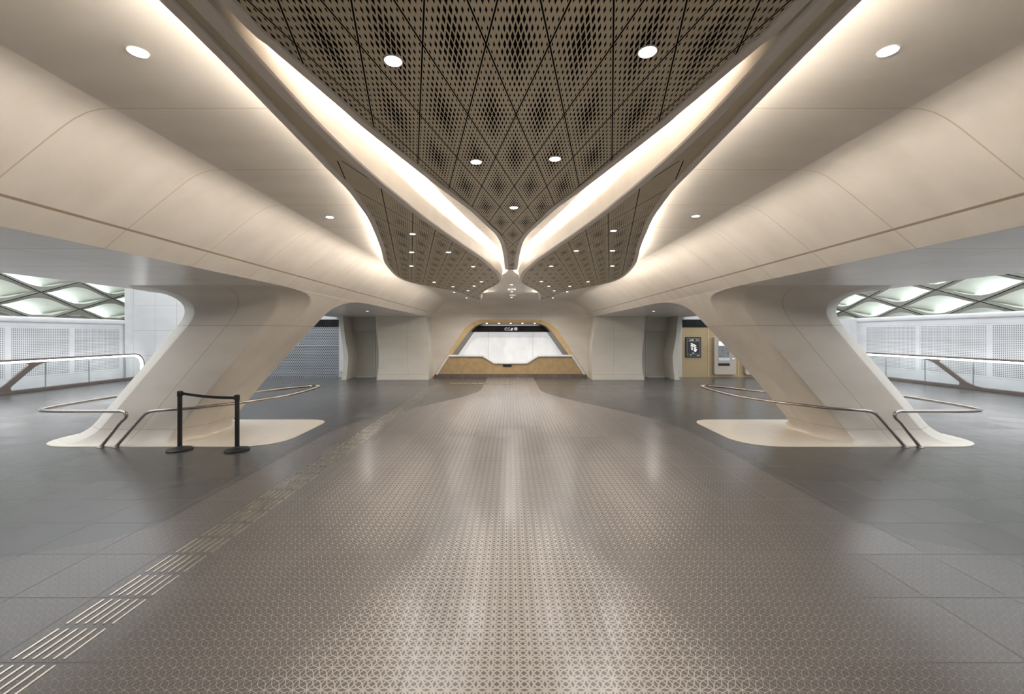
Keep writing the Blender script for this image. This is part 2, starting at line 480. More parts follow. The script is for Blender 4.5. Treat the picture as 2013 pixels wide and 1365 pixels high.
leaf(side_poly, 'ceiling_canopy', 'curved bronze ceiling wing hanging on the poster side, widening away from the eye', side_top, M['bronze_side'], M['led'], True, outer_from=len(A) - 4, led_in=M['led3'])

# ------------------------------------------------------------------ flat cream ceiling with a recess over each wing, vault, wall of the ticket office
ZC = H + 1.42
FX, FY, YB = 2.5, 17.4, -6.0
hole = offset(side_poly, .2)
hole = [(min(x, -.03), y) for x, y in hole]
hole = [(x, max(y, -5.8)) for x, y in hole]
def clean(p):
    out = []
    for q in p:
        if not out or (Vector(q) - Vector(out[-1])).length > .02: out.append(q)
    return out
# keep the hole a simple loop: recompute it as the convex-ish envelope by Y rows
def rows(poly, n=90):
    ys = [q[1] for q in poly]; y0, y1 = min(ys) + 1e-4, max(ys) - 1e-4; L, R = [], []
    for i in range(n):
        y = y0 + (y1 - y0) * (i / (n - 1)); xs = []
        for a, b in zip(poly, poly[1:] + poly[:1]):
            if (a[1] - y) * (b[1] - y) <= 0 and abs(a[1] - b[1]) > 1e-9:
                xs.append(a[0] + (b[0] - a[0]) * (y - a[1]) / (b[1] - a[1]))
        if xs: L.append((min(xs), y)); R.append((max(xs), y))
    return L + R[::-1]
hole = rows(hole); h2 = rows(offset(side_poly, -.03)); nh = len(hole) // 2
yL = {}
def xmin_at(poly, y):
    xs = [a[0] + (b[0] - a[0]) * (y - a[1]) / (b[1] - a[1]) for a, b in zip(poly, poly[1:] + poly[:1]) if (a[1] - y) * (b[1] - y) <= 0 and abs(a[1] - b[1]) > 1e-9]
    return min(xs) if xs else None
nl = []
for x, y in hole[:nh]:
    xm = xmin_at(side_poly, y); nl.append(((xm + .03) if xm is not None else x, y))
hole = nl + hole[nh:]
ys_ = [q[1] for q in side_poly]
hole = [q for q in hole if min(ys_) + .1 < q[1] < max(ys_) - .6]
hole = clean(hole)
holeR = [(-x, y) for x, y in hole][::-1]
outer = [(-FX, YB), (FX, YB), (FX, FY), (-FX, FY)]
o = fill('ceiling', [outer, hole, holeR], lambda u, v: (u, v, ZC), M['vault']); tag(o, 'flat cream panelled ceiling around the hanging bronze wings', kind='structure')
for hp, side in ((hole, 'silver screen'), (holeR, 'poster')):
    mb = MB(); strips(mb, [(hp, ZC), (hp, ZC + .075)])
    tri = tessellate_polygon([[Vector((x, y, 0)) for x, y in hp]])
    mb.add([(x, y, ZC + .075) for x, y in hp], [list(t) for t in tri])
    o = mb.build('ceiling', M['cream']); tag(o, 'pale lit recess in the ceiling above the bronze wing on the %s side' % side, kind='structure')

sprof = [(0, 1.42), (.08, 1.415), (.16, 1.395), (.24, 1.355), (.32, 1.30), (.40, 1.237), (.60, 1.075), (.81, .904), (1.0, .74)]
fprof = [(0, 1.42), (.12, 1.415), (.25, 1.40), (.40, 1.365), (.55, 1.31), (.68, 1.24), (.86, 1.09), (.97, .904), (1.0, .74)]
V, Fc = [], []; stations = []
def station(cx, cy, th):  # th 0 = sideways (-X), 1 = far (+Y)
    row = []
    for i, ((ds, zs), (df, zf)) in enumerate(zip(sprof, fprof)):
        d = ds * (1 - th) + df * th; z = zs * (1 - th) + zf * th
        e = 2 / (2 + 7 * (i / 8) ** 1.5); a = th * pi / 2
        row.append((cx - d * (max(cos(a), 0) ** e), cy + d * (max(sin(a), 0) ** e), H + z))
    return row
st = [station(-FX, y, 0) for y in [YB + (FY - YB) * i / 40 for i in range(41)]]
st += [station(-FX, FY, i / 16) for i in range(1, 17)]
st += [station(-FX + 2 * FX * i / 10, FY, 1) for i in range(1, 10)]
half = st
right = [[(-x, y, z) for x, y, z in r] for r in st[:57]][::-1]
st = half + right
n = len(sprof)
for r in st: V += r
for i in range(len(st) - 1):
    for k in range(n - 1): Fc.append([i * n + k, i * n + k + 1, (i + 1) * n + k + 1, (i + 1) * n + k])
o = mesh('ceiling', V, Fc, M['vault'], None, True, 60); tag(o, 'cream vault curving down from the ceiling to the low side edges and the far wall', kind='structure')

# far wall with the ticket office opening
ZE = H + .74; WY = 18.4
def wpt(px, py, Y=WY): return ((px - VX) / F * Y, H - (py - VY) / F * Y)
op = [(3.41, .0), (1.99, 2.157), (1.73, 2.377), (1.42, 2.50), (1.15, 2.52)]
opening = [(-x, z) for x, z in op] + [(x, z) for x, z in reversed(op)]
def wall_loop():
    L = [(-3.5, 0)] + [(-x, z) for x, z in op] + [(x, z) for x, z in reversed(op)] + [(3.5, 0), (3.5, ZE), (-3.5, ZE)]
    return L
o = fill('wall_far', [wall_loop()], lambda u, v: (u, WY, v), M['vault']); tag(o, 'cream end wall cut by the sloping ticket office opening', kind='structure')
# ticket office
t = empty('ticket_office', (0, WY, 0)); tag(t, 'ticket office window with brass frame, frosted glass and curved counter', 'ticket office')
t.location = (0, 0, 0)
inner = [(x * .955 - .10, z - .0 if z == 0 else z - .13) for x, z in op]
inner[0] = (3.28, .0)
fr = MB(); oL = opening; iL = [(-x, z) for x, z in inner] + [(x, z) for x, z in reversed(inner)]
def openstrip(mb, pa, ya, pb, yb):
    k = len(pa); mb.add([(x, ya, z) for x, z in pa] + [(x, yb, z) for x, z in pb], [[i, i + 1, i + 1 + k, i + k] for i in range(k - 1)])
openstrip(fr, oL, WY - .01, iL, WY + .10)
fr.build('brass_frame', M['brassl'], t)
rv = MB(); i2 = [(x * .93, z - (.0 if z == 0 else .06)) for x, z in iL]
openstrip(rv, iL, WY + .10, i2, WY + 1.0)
tag(rv.build('reveal', M['reveal'], t), 'reveal with its shade put into the grey-brown colour')
fill('frosted_glass', [[(-3.3, .6), (-1.95, 2.30), (1.95, 2.30), (3.3, .6)]], lambda u, v: (u, WY + .95, v), M['frost'], t)
# black header with sign
hb = [wpt(924, 653, WY + .5), wpt(1085, 653, WY + .5), wpt(1078, 645, WY + .5), wpt(1066, 640.5, WY + .5), wpt(944, 640.5, WY + .5), wpt(932, 645, WY + .5)]
hd = MB().prism(hb, WY + .48, WY + .56).build('header_sign', M['black'], t)
def text(name, body, x, y, z, size, mat, parent, align='LEFT', ry=0):
    cu = bpy.data.curves.new(name, 'FONT'); cu.body = body; cu.size = size; cu.align_x = align; cu.extrude = .002
    tmp = bpy.data.objects.new('tmp', cu); C.objects.link(tmp)
    dg = bpy.context.evaluated_depsgraph_get(); me = bpy.data.meshes.new_from_object(tmp.evaluated_get(dg))
    bpy.data.objects.remove(tmp)
    me.materials.clear(); me.materials.append(mat)
    o = bpy.data.objects.new(name, me); C.objects.link(o); o.parent = parent
    me.transform(Matrix.Translation((x, y, z)) @ Matrix.Rotation(ry, 4, 'Y') @ Matrix.Rotation(pi / 2, 4, 'X'))
    return o
SY = WY + .475
x0, z0 = wpt(991.5, 650.2, SY)
text('lettering', '\uFEAE\uFEDB\uFE8D\uFEAC\uFE98\uFEDF\uFE8D', x0, SY, z0 + .085, .10, M['text'], hd)
text('lettering', 'Tickets', x0, SY, z0, .092, M['text'], hd)
px_, pz_ = wpt(1005.5, 650.0, SY)
pg = MB(); pg.prism([(px_ - .055, pz_ + .0), (px_ + .04, pz_ + .0), (px_ + .075, pz_ + .11), (px_ - .0, pz_ + .11)], SY, SY + .004)
pg.build('pictogram', M['text'], hd)
ix, iz = wpt(1014, 646.8, SY)
MB().prism([(ix + .068 * cos(a * pi / 12), iz + .068 * sin(a * pi / 12)) for a in range(24)], SY, SY + .004).build('pictogram', M['text'], hd)
text('lettering', 'i', ix, SY - .004, iz - .045, .13, M['black'], hd, 'CENTER')
for cxx in (px_ + .01, ix):
    q = MB()
    for a in (-.09, .085):
        q.box(cxx + a, cxx + a + .005, SY, SY + .004, iz - .09, iz + .09); q.box(cxx - .09, cxx + .09, SY, SY + .004, iz + a, iz + a + .005)
    q.build('pictogram_border', M['grey'], hd)
# counter
ct = [(3.22, .14), (2.72, .90), (2.6, .94), (1.35, .94), (1.15, .90), (.78, .68), (.62, .635)]
cp = [(-x, z) for x, z in ct] + [(x, z) for x, z in reversed(ct)]
cs = [(v.x, v.y) for v in spline([(*p, 0) for p in cp], 5)]
MB().prism(cs, WY - .02, WY + .08).build('counter_front', M['brassp'], t)
MB().tube([(x, WY - .03, z) for x, z in cs], .056, 12).build('counter_edge', M['white'], t, True)
MB().prism([(-3.36, 0), (-3.24, .16), (3.24, .16), (3.36, 0)], WY - .04, WY + .10).build('plinth', M['plinth'], t)
MB().box(-.33, .05, WY - .05, WY - .022, .47, .62, .01).build('speech_grille', M['blackp'], t)
mb = MB().prism([(x * .99, z - .0) for x, z in cs if abs(x) < 2.75] , WY + .08, WY + .5)
for px in (957, 981, 1004, 1027, 1051):
    x, z = wpt(px, 636.5, WY + .3)
    MB().lathe([(.03, 0), (.028, .006)], 12, (x, WY + .3, z)).build('spotlight', M['lamps'], t)

# ------------------------------------------------------------------ side bays: soffit, fascia, end piers
for s in (-1, 1):
    bound = [(3.5, YB), (3.5, 18.7), (7.7, 18.7), (7.6, 16.0), (6.9, 13.0), (6.35, 10.2), (6.35, 7.4), (6.2, 6.9), (6.13, 5.6), (6.22, YB)]
    bp = [(s * x, y) for x, y in bound]
    o = MB().prism(bp, ZE, ZE + .9, 'Z').build('ceiling', M['soffit'])
    tag(o, 'low grey-cream soffit over the side bay beside the ' + ('silver screen' if s < 0 else 'poster wall'), kind='structure')
    # upper side of the vault so that no daylight leaks in
o = MB().box(-6.2, 6.2, YB, 19.6, ZC + .2, ZC + .4).build('roof', M['white']); o.name = 'ceiling'; tag(o, 'roof slab above the hall', kind='structure')
o = MB().box(-3.5, 3.5, WY + 1.05, WY + 1.15, 0, ZC + .2).build('wall_office', M['white']); tag(o, 'back wall of the ticket office', kind='structure')

def endpier(s):
    nm = 'wall_left' if s < 0 else 'wall_right'
    def W(px, py, Y=17.5): x, z = wpt(px, py, Y); return (x, max(z, 0))
    def wallthing(mb, label, mat):
        if s > 0: mb.mirror()
        o = mb.build(nm, mat, None, True, 30); tag(o, label, kind='structure'); return o
    el = [(v.x, v.y) for v in spline([(W(738, 622)[0], ZE, 0), (W(739, 640)[0], 2.25, 0), (W(742.5, 670)[0], 1.6, 0), (W(745, 696)[0], 1.05, 0), (W(744, 725)[0], .45, 0), (W(742, 736)[0], .22, 0), (W(740, 747)[0], 0, 0)], 4)]
    main = el + [(-3.4, 0), (-3.36, .8), (-3.40, 1.6), (-3.52, ZE)]
    side = 'silver screen' if s < 0 else 'poster'
    wallthing(MB().prism(main, 17.5, 18.7), 'cream bulging end pier between ticket office and door, %s side' % side, M['wallc'])
    a = [(674, ZE), (676, 2.2), (679.5, 1.6), (684, 1.07), (684, .7), (682, .22), (680.6, 0)]
    b = [(670.8, 0), (673, .22), (675.3, .6), (674.5, 1.2), (670, 1.9), (666.5, 2.35), (665.4, ZE)]
    f = lambda px: (px - VX) / F * 17.5
    leg = [(v.x, v.y) for v in spline([(f(p), z, 0) for p, z in a], 4)] + [(v.x, v.y) for v in spline([(f(p), z, 0) for p, z in b], 4)]
    wallthing(MB().prism(leg, 17.5, 18.55), 'slim curved cream pier beyond the door, %s side' % side, M['wallc'])
    wallthing(MB().box(-7.55, -5.3, 18.55, 18.7, 0, ZE), 'recessed cream wall around the plain service door, %s side' % side, M['wallc'])
    sd = -1 if s < 0 else 1
    d = MB().box(*sorted((s * 6.83, s * 5.97)), 18.53, 18.56, .02, 2.03, .004).build('door_1' if s < 0 else 'door_2', M['door'])
    tag(d, 'flush grey-beige service door, %s side' % side, kind='structure')
    fr_ = MB()
    for x in (6.83, 5.97): fr_.box(*sorted((s * (x - .02), s * (x + .02))), 18.52, 18.565, 0, 2.05)
    fr_.box(*sorted((s * 6.85, s * 5.95)), 18.52, 18.565, 2.03, 2.06)
    fr_.build('door_frame', M['wallc'], d)
    MB().box(*sorted((s * 6.78, s * 6.02)), 18.50, 18.56, .0, .03).build('threshold', M['white'], d)
for s in (-1, 1): endpier(s)

# screens beyond: silver on one side, brass on the other
o = MB().box(-12.7, -7.5, 18.6, 18.72, 0, 2.24).build('wall_left', M['silver']); tag(o, 'silver perforated metal screen wall', kind='structure')
o = MB().prism(round_poly([(-12.7, 2.22), (-7.45, 2.22), (-7.45, 2.54), (-12.7, 2.54)], [.0, .0, .16, .0]), 18.56, 18.72).build('trim_1', M['black']); tag(o, 'black fascia above the silver screen', kind='structure')
o = MB().box(-12.7, -7.3, 18.62, 18.8, 2.2, 4.2).build('wall_left', M['white']); tag(o, 'white bulkhead above the black fascia, silver side', kind='structure')
o = MB().box(-7.5, -7.3, 18.5, 18.75, .25, 2.7).build('trim_2', M['white']); tag(o, 'white post at the edge of the silver screen', kind='structure')
o = MB().box(-12.7, -7.5, 18.56, 18.6, 1.385, 1.41).build('trim_3', M['white']); tag(o, 'thin bright joint line across the silver screen', kind='structure')  # white strip stands in for the lit joint line
o = MB().box(7.35, 12.7, 18.6, 18.68, 0, 2.2).build('wall_right', M['brass']); tag(o, 'brass perforated metal wall with poster and machines', kind='structure')
for x in (8.72, 10.05): 
    o = MB().box(x - .012, x + .012, 18.585, 18.61, 0, 2.2).build('trim_4', M['brassl']); tag(o, 'narrow brass cover strip on the perforated wall', kind='structure')
o = MB().box(7.3, 12.7, 18.56, 18.72, 2.2, 2.54).build('trim_5', M['black']); tag(o, 'black fascia above the brass wall', kind='structure')
o = MB().box(7.3, 12.7, 18.62, 18.8, 2.5, 4.2).build('wall_right', M['white']); tag(o, 'white bulkhead above the black fascia, brass side', kind='structure')

# poster
ps = empty('poster', (8.05, 18.6, .87)); tag(ps, 'black framed station area map poster on the brass wall', 'poster')
MB().box(-.34, .34, -.05, 0, 0, .90, .006).build('frame', M['blackp'], ps)
MB().box(-.29, .29, -.053, -.049, .05, .85).build('sheet', noisy('poster_print', (.035, .033, .036), (.05, .046, .05), .3, bs=0), ps)
q = MB()
for z in (.05, .145, .70, .835): q.box(-.285, .285, -.056, -.052, z, z + .012)
for x in (-.29, .278): q.box(x, x + .012, -.056, -.052, .05, .847)
q.build('border_lines', M['grey'], ps)
q = MB()
for i in range(30):
    u = random.uniform(0, 1); row = i % 4
    cx_ = -.13 + row * .015 + u * .25; cz_ = .63 - row * .085 - u * .13
    w_ = random.uniform(.02, .05); h_ = random.uniform(.012, .03 if row < 3 else .045); a = radians(-30)
    R = lambda x, z: (cx_ + x * cos(a) - z * sin(a), cz_ + x * sin(a) + z * cos(a))
    q.prism([R(-w_, -h_), R(w_, -h_), R(w_, h_), R(-w_, h_)], -.0565, -.0535)
q.build('map_drawing', M['text'], ps)
for x0_, x1_, z0_, z1_ in ((-.18, -.10, .745, .775), (-.09, -.07, .745, .79), (-.05, .0, .74, .80), (-.13, -.1, .09, .13), (.15, .24, .075, .09), (-.06, -.02, .18, .21), (.0, .03, .175, .22)):
    MB().box(x0_, x1_, -.0565, -.0535, z0_, z1_).build('text_block', M['text'], ps)
for x, mm in ((.13, 'orange'), (.205, 'grey')):
    MB().prism([(x + .033 * cos(k * pi / 8), .768 + .033 * sin(k * pi / 8)) for k in range(16)], -.0565, -.0535).build('pictogram', M[mm], ps)

def machine(x, lab):
    m = empty('ticket_machine', (x, 18.598, .13)); tag(m, lab, 'ticket machine')
    MB().prism(round_poly([(-.47, 0), (.47, 0), (.47, 1.66), (-.47, 1.66)], .07), -.16, -.001).build('cabinet', M['machine'], m, True, 30)
    MB().box(-.31, .20, -.172, -.158, .55, 1.45, .004).build('bezel', M['grey'], m)
    MB().box(-.29, .18, -.176, -.17, .58, .74).build('light_panel', M['white'], m)
    MB().box(-.29, .18, -.176, -.17, .74, 1.26).build('screen', noisy('screen_grey', (.30, .30, .31), (.2, .2, .21), .2, scale=9, bs=0), m)
    MB().box(-.29, .18, -.176, -.17, 1.26, 1.44).build('header_light', emis('machine_light', (1, 1, 1), .4), m)
    for k in range(5): MB().box(-.27 + k * .09, -.21 + k * .09, -.178, -.176, .605, .62).build('key_mark', M['blackp'], m)
    MB().box(-.31, .20, -.168, -.158, .38, .49, .004).build('ticket_tray', M['dark'], m)
    MB().box(.27, .41, -.17, -.158, .65, 1.1, .004).build('payment_unit', M['grey'], m)
    MB().box(.30, .39, -.176, -.169, .82, .87).build('card_slot', M['orange'], m)
    MB().box(.29, .40, -.176, -.169, .92, .99).build('keypad', M['blackp'], m)
    MB().box(.29, .40, -.176, -.169, .67, .72).build('receipt_slot', M['text'], m)
machine(9.39, 'beige ticket machine with lit screen beside the poster')
machine(10.75, 'second ticket machine, mostly hidden behind the leaning column')

# ------------------------------------------------------------------ leaning columns with pads, rails
def lerp_tab(tab, z):
    if z >= tab[0][1]: return tab[0][0]
    for (y0, z0), (y1, z1) in zip(tab, tab[1:]):
        if z >= z1: return y0 + (y1 - y0) * (z0 - z) / (z0 - z1)
    return tab[-1][0]
YF = [(6.46, .74), (6.75, .736), (7.0, .725), (7.25, .705), (7.4, .685), (7.57, .64), (7.7, .56), (7.77, .42), (7.8, .15), (7.8, -2)]
YBk = [(10.25, .74), (9.8, .73), (9.42, .70), (9.15, .66), (8.93, .60), (8.75, .52), (8.64, .40), (8.6, .083), (8.45, -.855), (8.5, -2)]
def column(s, label):
    zs = [.74, .738, .73, .715, .70, .68, .65, .61, .56, .50, .43, .35, .25, .15, 0, -.4, -.9, -1.3, -1.6, -1.67, -1.72, -1.77, -1.81, -1.845, -1.87, -1.885, -1.892]
    V, Fc = [], []
    for z in zs:
        t_ = min(max((z - .10) / .64, 0), 1); g = 1 - math.sqrt(max(0, 1 - t_ ** 2.6)) if t_ < 1 else 1
        b_ = min(max((-1.6 - z) / .3, 0), 1); fb = 1 - math.sqrt(max(0, 1 - b_ * b_))
        xi = -3.5 + .85 * (z - .74)
        yf, yb = lerp_tab(YF, z), lerp_tab(YBk, z)
        xo = xi - 2.0 - .72 * g - .45 * fb
        yF = 7.3 - .9 * g - .12 * fb; yB = 8.95 + 1.3 * g + .2 * fb
        xi2 = xi + .15 * fb
        P = [(xi2, yf - .1 * fb), (xi2 - .25, yF), (xo + .42 + .1 * fb, yF), (xo, yF + .30 + .25 * g), (xo, yB - .4), (xo + .4, yB), (xi2 - .3, yB), (xi2, yb + .1 * fb)]
        rp = round_poly(P, [.035, .05, .02, .03, .15, .15, .12, .08], 3)
        V += [(p.x * (-s), p.y, H + z) for p in rp]; n = len(rp)
    for i in range(len(zs) - 1):
        for k in range(n): Fc.append([i * n + k, i * n + (k + 1) % n, (i + 1) * n + (k + 1) % n, (i + 1) * n + k])
    Fc.append([(len(zs) - 1) * n + k for k in range(n)])
    root = empty('leaning_column', (s * 6.2, 8.1, 0)); tag(root, label, 'column')
    V = [(x - s * 6.2, y - 8.1, z) for x, y, z in V]
    mesh('shaft', V, Fc, M['column'], root, True, 24)
    pad = round_poly([(-8.2, 7.09), (-3.95, 7.09), (-3.98, 9.33), (-8.2, 9.33)], [.75, .75, .45, .7], 8)
    p = MB().prism([(-s * v.x - s * 6.2, v.y - 8.1) for v in pad], .0, .009, 'Z'); tag(p.build('floor_pad', M['pad'], root), 'flat pale cream stone apron')
column(-1, 'leaning cream column with black barrier in front of its foot')
column(1, 'leaning cream column standing in front of the brass poster wall')

RA = [(-6.87, 7.10, 0), (-6.75, 7.1, -.0)]
def guard(s, label, px):
    za, zb = H - 1.30, H - 1.28
    A = [(-6.87, 7.08, .012), (-6.70, 7.08, .22), (-6.56, 7.08, .40), (-6.46, 7.08, .50), (-6.46, 7.08, .565), (-6.53, 7.08, za), (-6.65, 7.08, za + .003), (-7.2, 7.09, za), (-7.75, 7.11, za), (-8.0, 7.18, za), (-8.10, 7.33, za), (-8.16, 7.6, za), (-8.2, 8.2, za), (-8.18, 8.85, za), (-7.95, 9.25, za), (-7.4, 9.2, za), (-6.6, 8.8, za)]
    Bp = [(-6.62, 7.08, .012), (-6.42, 7.08, .24), (-6.20, 7.08, .49), (-6.11, 7.08, .57), (-5.99, 7.085, zb - .012), (-5.8, 7.12, zb), (-5.45, 7.27, H - 1.275), (-5.2, 7.42, H - 1.26), (-4.95, 7.62, H - 1.25), (-4.70, 8.0, H - 1.245), (-4.50, 8.45, H - 1.235), (-4.38, 9.1, H - 1.215), (-4.36, 9.55, H - 1.2), (-4.42, 9.72, H - 1.2), (-4.58, 9.75, H - 1.2), (-4.75, 9.6, H - 1.2), (-5.0, 9.3, H - 1.205), (-5.35, 8.75, H - 1.21), (-5.6, 8.4, H - 1.21)]
    for pts, lab in ((A, 'outer'), (Bp, 'inner')):
        r = empty('guard_rail', (s * -pts[0][0] * 1, pts[0][1], 0))
        l = {('outer', -1): 'short steel guard rail bent around the outer side of the column behind the barrier',
             ('inner', -1): 'long steel guard rail sweeping behind the black barrier posts',
             ('outer', 1): 'short steel guard rail on the outer side of the column before the brass wall',
             ('inner', 1): 'long steel guard rail sweeping across the column before the brass wall'}[(lab, s)]
        tag(r, l, 'guard rail', 'steel guard rails around the column feet')
        ox = r.location.x; oy = r.location.y
        P = spline([(x * -s - ox, y - oy, z) for x, y, z in pts], 8)
        MB().tube(P, .027, 14).build('tube', M['steel'], r, True)
        MB().lathe([(.06, 0), (.06, .008), (.045, .013)], 20, (0, 0, 0)).build('floor_flange', M['steel'], r)
guard(-1, '', 0); guard(1, '', 0)

# ------------------------------------------------------------------ belt barrier
def stanchion(x, y, h, label):
    r = empty('barrier_post', (x, y, 0)); tag(r, label, 'barrier post', 'black belt barrier posts')
    MB().lathe([(.175, 0), (.182, .006), (.182, .02), (.172, .03), (.10, .042), (.045, .055), (.038, .07)], 40).build('base', M['blackp'], r, True, 40)
    MB().lathe([(.034, .055), (.034, h - .09)], 28).build('post', M['blackp'], r, True, 40)
    MB().lathe([(.035, h - .09), (.039, h - .085), (.039, h - .012), (.036, h - .003), (.02, h)], 28).build('head', M['blackp'], r, True, 40)
    MB().box(.033, .048, -.018, .018, h - .075, h - .015, .003).build('belt_clip', M['blackp'], r) if h > .93 else MB().box(-.048, -.033, -.018, .018, h - .085, h - .02, .003).build('belt_clip', M['blackp'], r)
stanchion(-5.41, 6.90, .97, 'taller black barrier post, between the steel rails and the other post')
stanchion(-4.46, 6.88, .91, 'shorter black barrier post, nearer the tactile strip')
q = MB(); N_ = 16; V = []
for i in range(N_ + 1):
    t_ = i / N_; x = -5.358 + t_ * (.846); z = (.925) * (1 - t_) + .858 * t_ - .018 * sin(pi * t_); y = 6.9 - .02 * t_
    V += [(x, y - .0012, z - .022), (x, y - .0012, z + .022), (x, y + .0012, z + .022), (x, y + .0012, z - .022)]
Fb = [[i * 4 + k, i * 4 + (k + 1) % 4, i * 4 + 4 + (k + 1) % 4, i * 4 + 4 + k] for i in range(N_) for k in range(4)] + [[0, 1, 2, 3], [N_ * 4 + k for k in range(4)]]
o = mesh('barrier_belt', V, Fb, M['belt']); tag(o, 'black webbing belt stretched between the two barrier posts', 'belt')

# ------------------------------------------------------------------ tactile strip, floor joint
bar0 = MB().prism(round_poly([(-.0065, 0), (.0065, 0), (.0065, .255), (-.0065, .255)], .006, 3), 0, .005, 'Z').build('tactile_bar', M['bar'])
first = True
for k in range(46):
    for j in range(6):
        o = bar0 if first else bar0.copy()
        if not first: C.objects.link(o)
        first = False
        o.location = (-2.905 + .06 * j, 2.159 + .3 * k, 0.0)
        tag(o, 'raised steel guidance bar set in the long diagonal-looking strip on the floor', 'tactile bar', 'steel bars of the long tactile strip')
for k in range(3):
    for j in range(6):
        o = bar0.copy(); C.objects.link(o); o.location = (-.33 + .1 * j, 16.45 + .3 * k, 0)
        tag(o, 'raised steel guidance bar in the short strip before the ticket office', 'tactile bar', 'steel bars before the ticket office')
o = MB().box(-15.6, 3.4, 16.0, 16.05, 0, .003).build('trim_6', M['steel']); tag(o, 'thin metal joint cover across the floor', kind='structure')
pl = MB().box(-.17, .17, -.14, .14, 0, .004, .001).build('floor_plate', M['bar'])
for i in range(9):
    o = pl if i == 0 else pl.copy()
    if i: C.objects.link(o)
    o.location = (-2.2 + .27 * i * 1.0 + .0 , 16.2, 0); o.scale = (.7, 1, 1)
    tag(o, 'shiny square steel floor plate in the row before the ticket office', 'floor plate', 'steel floor plates in a row')

# ------------------------------------------------------------------ atrium side: balustrade, perforated wall, lattice
def balustrade(s, label):
    r = empty('balustrade', (s * 15.8, 12, 0)); tag(r, label, 'balustrade')
    y0, y1 = -18 + .5, 6.1
    if s > 0: y1 = 8.0
    R_ = .42
    MB().box(-.09, .09, y0, y1 + .2, 0, .10, .01).build('kerb', M['railbrown'], r)
    path = [(0, y0, 1.03), (0, y1 - R_, 1.03)]
    if s < 0: path += [(0, y1 - R_ + R_ * sin(a * pi / 16), 1.03 - R_ + R_ * cos(a * pi / 16)) for a in range(1, 9)] + [(0, y1, .1)]
    else: path = [(0, y0, 1.03), (0, y1, 1.03)]
    def ribbon(off, w0, w1, z0, z1):
        mb = MB(); V = []
        for i, p in enumerate(path):
            a = Vector(path[max(i - 1, 0)]); b = Vector(path[min(i + 1, len(path) - 1)]); tt = (b - a).normalized()
            nrm = Vector((0, -tt.z, tt.y)); p = Vector(p)
            V += [p + Vector((w0, 0, 0)) + nrm * z0, p + Vector((w1, 0, 0)) + nrm * z0, p + Vector((w1, 0, 0)) + nrm * z1, p + Vector((w0, 0, 0)) + nrm * z1]
        n_ = len(path)
        return mb.add(V, [[i * 4 + k, i * 4 + (k + 1) % 4, i * 4 + 4 + (k + 1) % 4, i * 4 + 4 + k] for i in range(n_ - 1) for k in range(4)] + [[0, 1, 2, 3], [n_ * 4 - 4 + k for k in range(4)]])
    ribbon(0, -.055, .055, 0, .055).build('handrail', M['railbrown'], r)
    ribbon(0, -.04, .04, -.06, 0).build('light_strip', M['raill'], r)
    k = 0
    ys = [(2.33 if s < 0 else 2.40) + (1.485 if s < 0 else 1.675) * q_ for q_ in range(-12, 4)]; ys = [y for y in ys if y < y1 - .2 and y > y0]
    prev = y0
    for y in ys + [y1 - .06]:
        MB().box(-.006, .006, prev + .012, y - .012, .1, .955).build('glass_panel', M['glass'], r); prev = y
        if y < y1 - .1: MB().box(-.012, .012, y - .012, y + .012, .1, .955).build('glass_joint', M['grey'], r)
    for yb in ((1.05 if s < 0 else 2.55), -5.0, -11.0):
        tp = yb + (.95 if s < 0 else 1.15)
        poly = [(v.x, v.y) for v in round_poly([(yb - .75, .08), (yb - .08, .16), (tp - .22, .90), (tp - .26, .97), (tp + .45, .97), (tp + .02, .88), (yb + .2, .2), (yb + .26, .08)], [.02, .3, .08, .02, .02, .2, .08, .02], 4)]
        MB().prism(poly, -.03 - .02 * 0 + s * -.045, s * -.045 + .03, 'X').build('slanted_post', M['railbrown'], r)
balustrade(-1, 'lit white handrail with glass that turns down at its end, before the perforated wall')
balustrade(1, 'lit white handrail with glass running on behind the column, opposite the turned-down one')

o = MB().box(-17.0, -16.8, YB, 18.8, -.5, 2.46).build('wall_left', M['perfl']); tag(o, 'white wall with perforated panels beyond the glass balustrade, silver side', kind='structure')
o = MB().box(16.8, 17.0, YB, 20.6, -.5, 2.62).build('wall_right', M['perfr']); tag(o, 'white wall with perforated panels beyond the glass balustrade, brass side', kind='structure')
for s in (-1, 1):
    zt = 2.46 if s < 0 else 2.62; y1 = 18.8 if s < 0 else 20.6
    mb = MB().prism(round_poly([(16.74, zt - .16), (16.74, zt + .05), (17.25, zt + .05), (17.25, zt - .16)], .08), YB, y1)
    if s < 0: mb.mirror()
    o = mb.build('trim_7', M['white'], None, True, 30); tag(o, 'rounded white coping on top of the perforated wall', kind='structure')
o = MB().box(-16.75, -16.5, 18.3, 18.8, 0, 5.2).add(*[[], []]).build('trim_8', M['white']); tag(o, 'bright narrow edge of the tiled white pier', kind='structure')
o = MB().box(-16.5, -12.7, 18.45, 18.8, 0, 5.2).build('wall_left', M['pier']); tag(o, 'tall white tiled pier at the end of the balustrade', kind='structure')
o = MB().box(12.7, 16.9, 20.4, 20.6, 0, 2.62).build('wall_right', M['white']); tag(o, 'plain white end wall closing the balustrade bay', kind='structure')

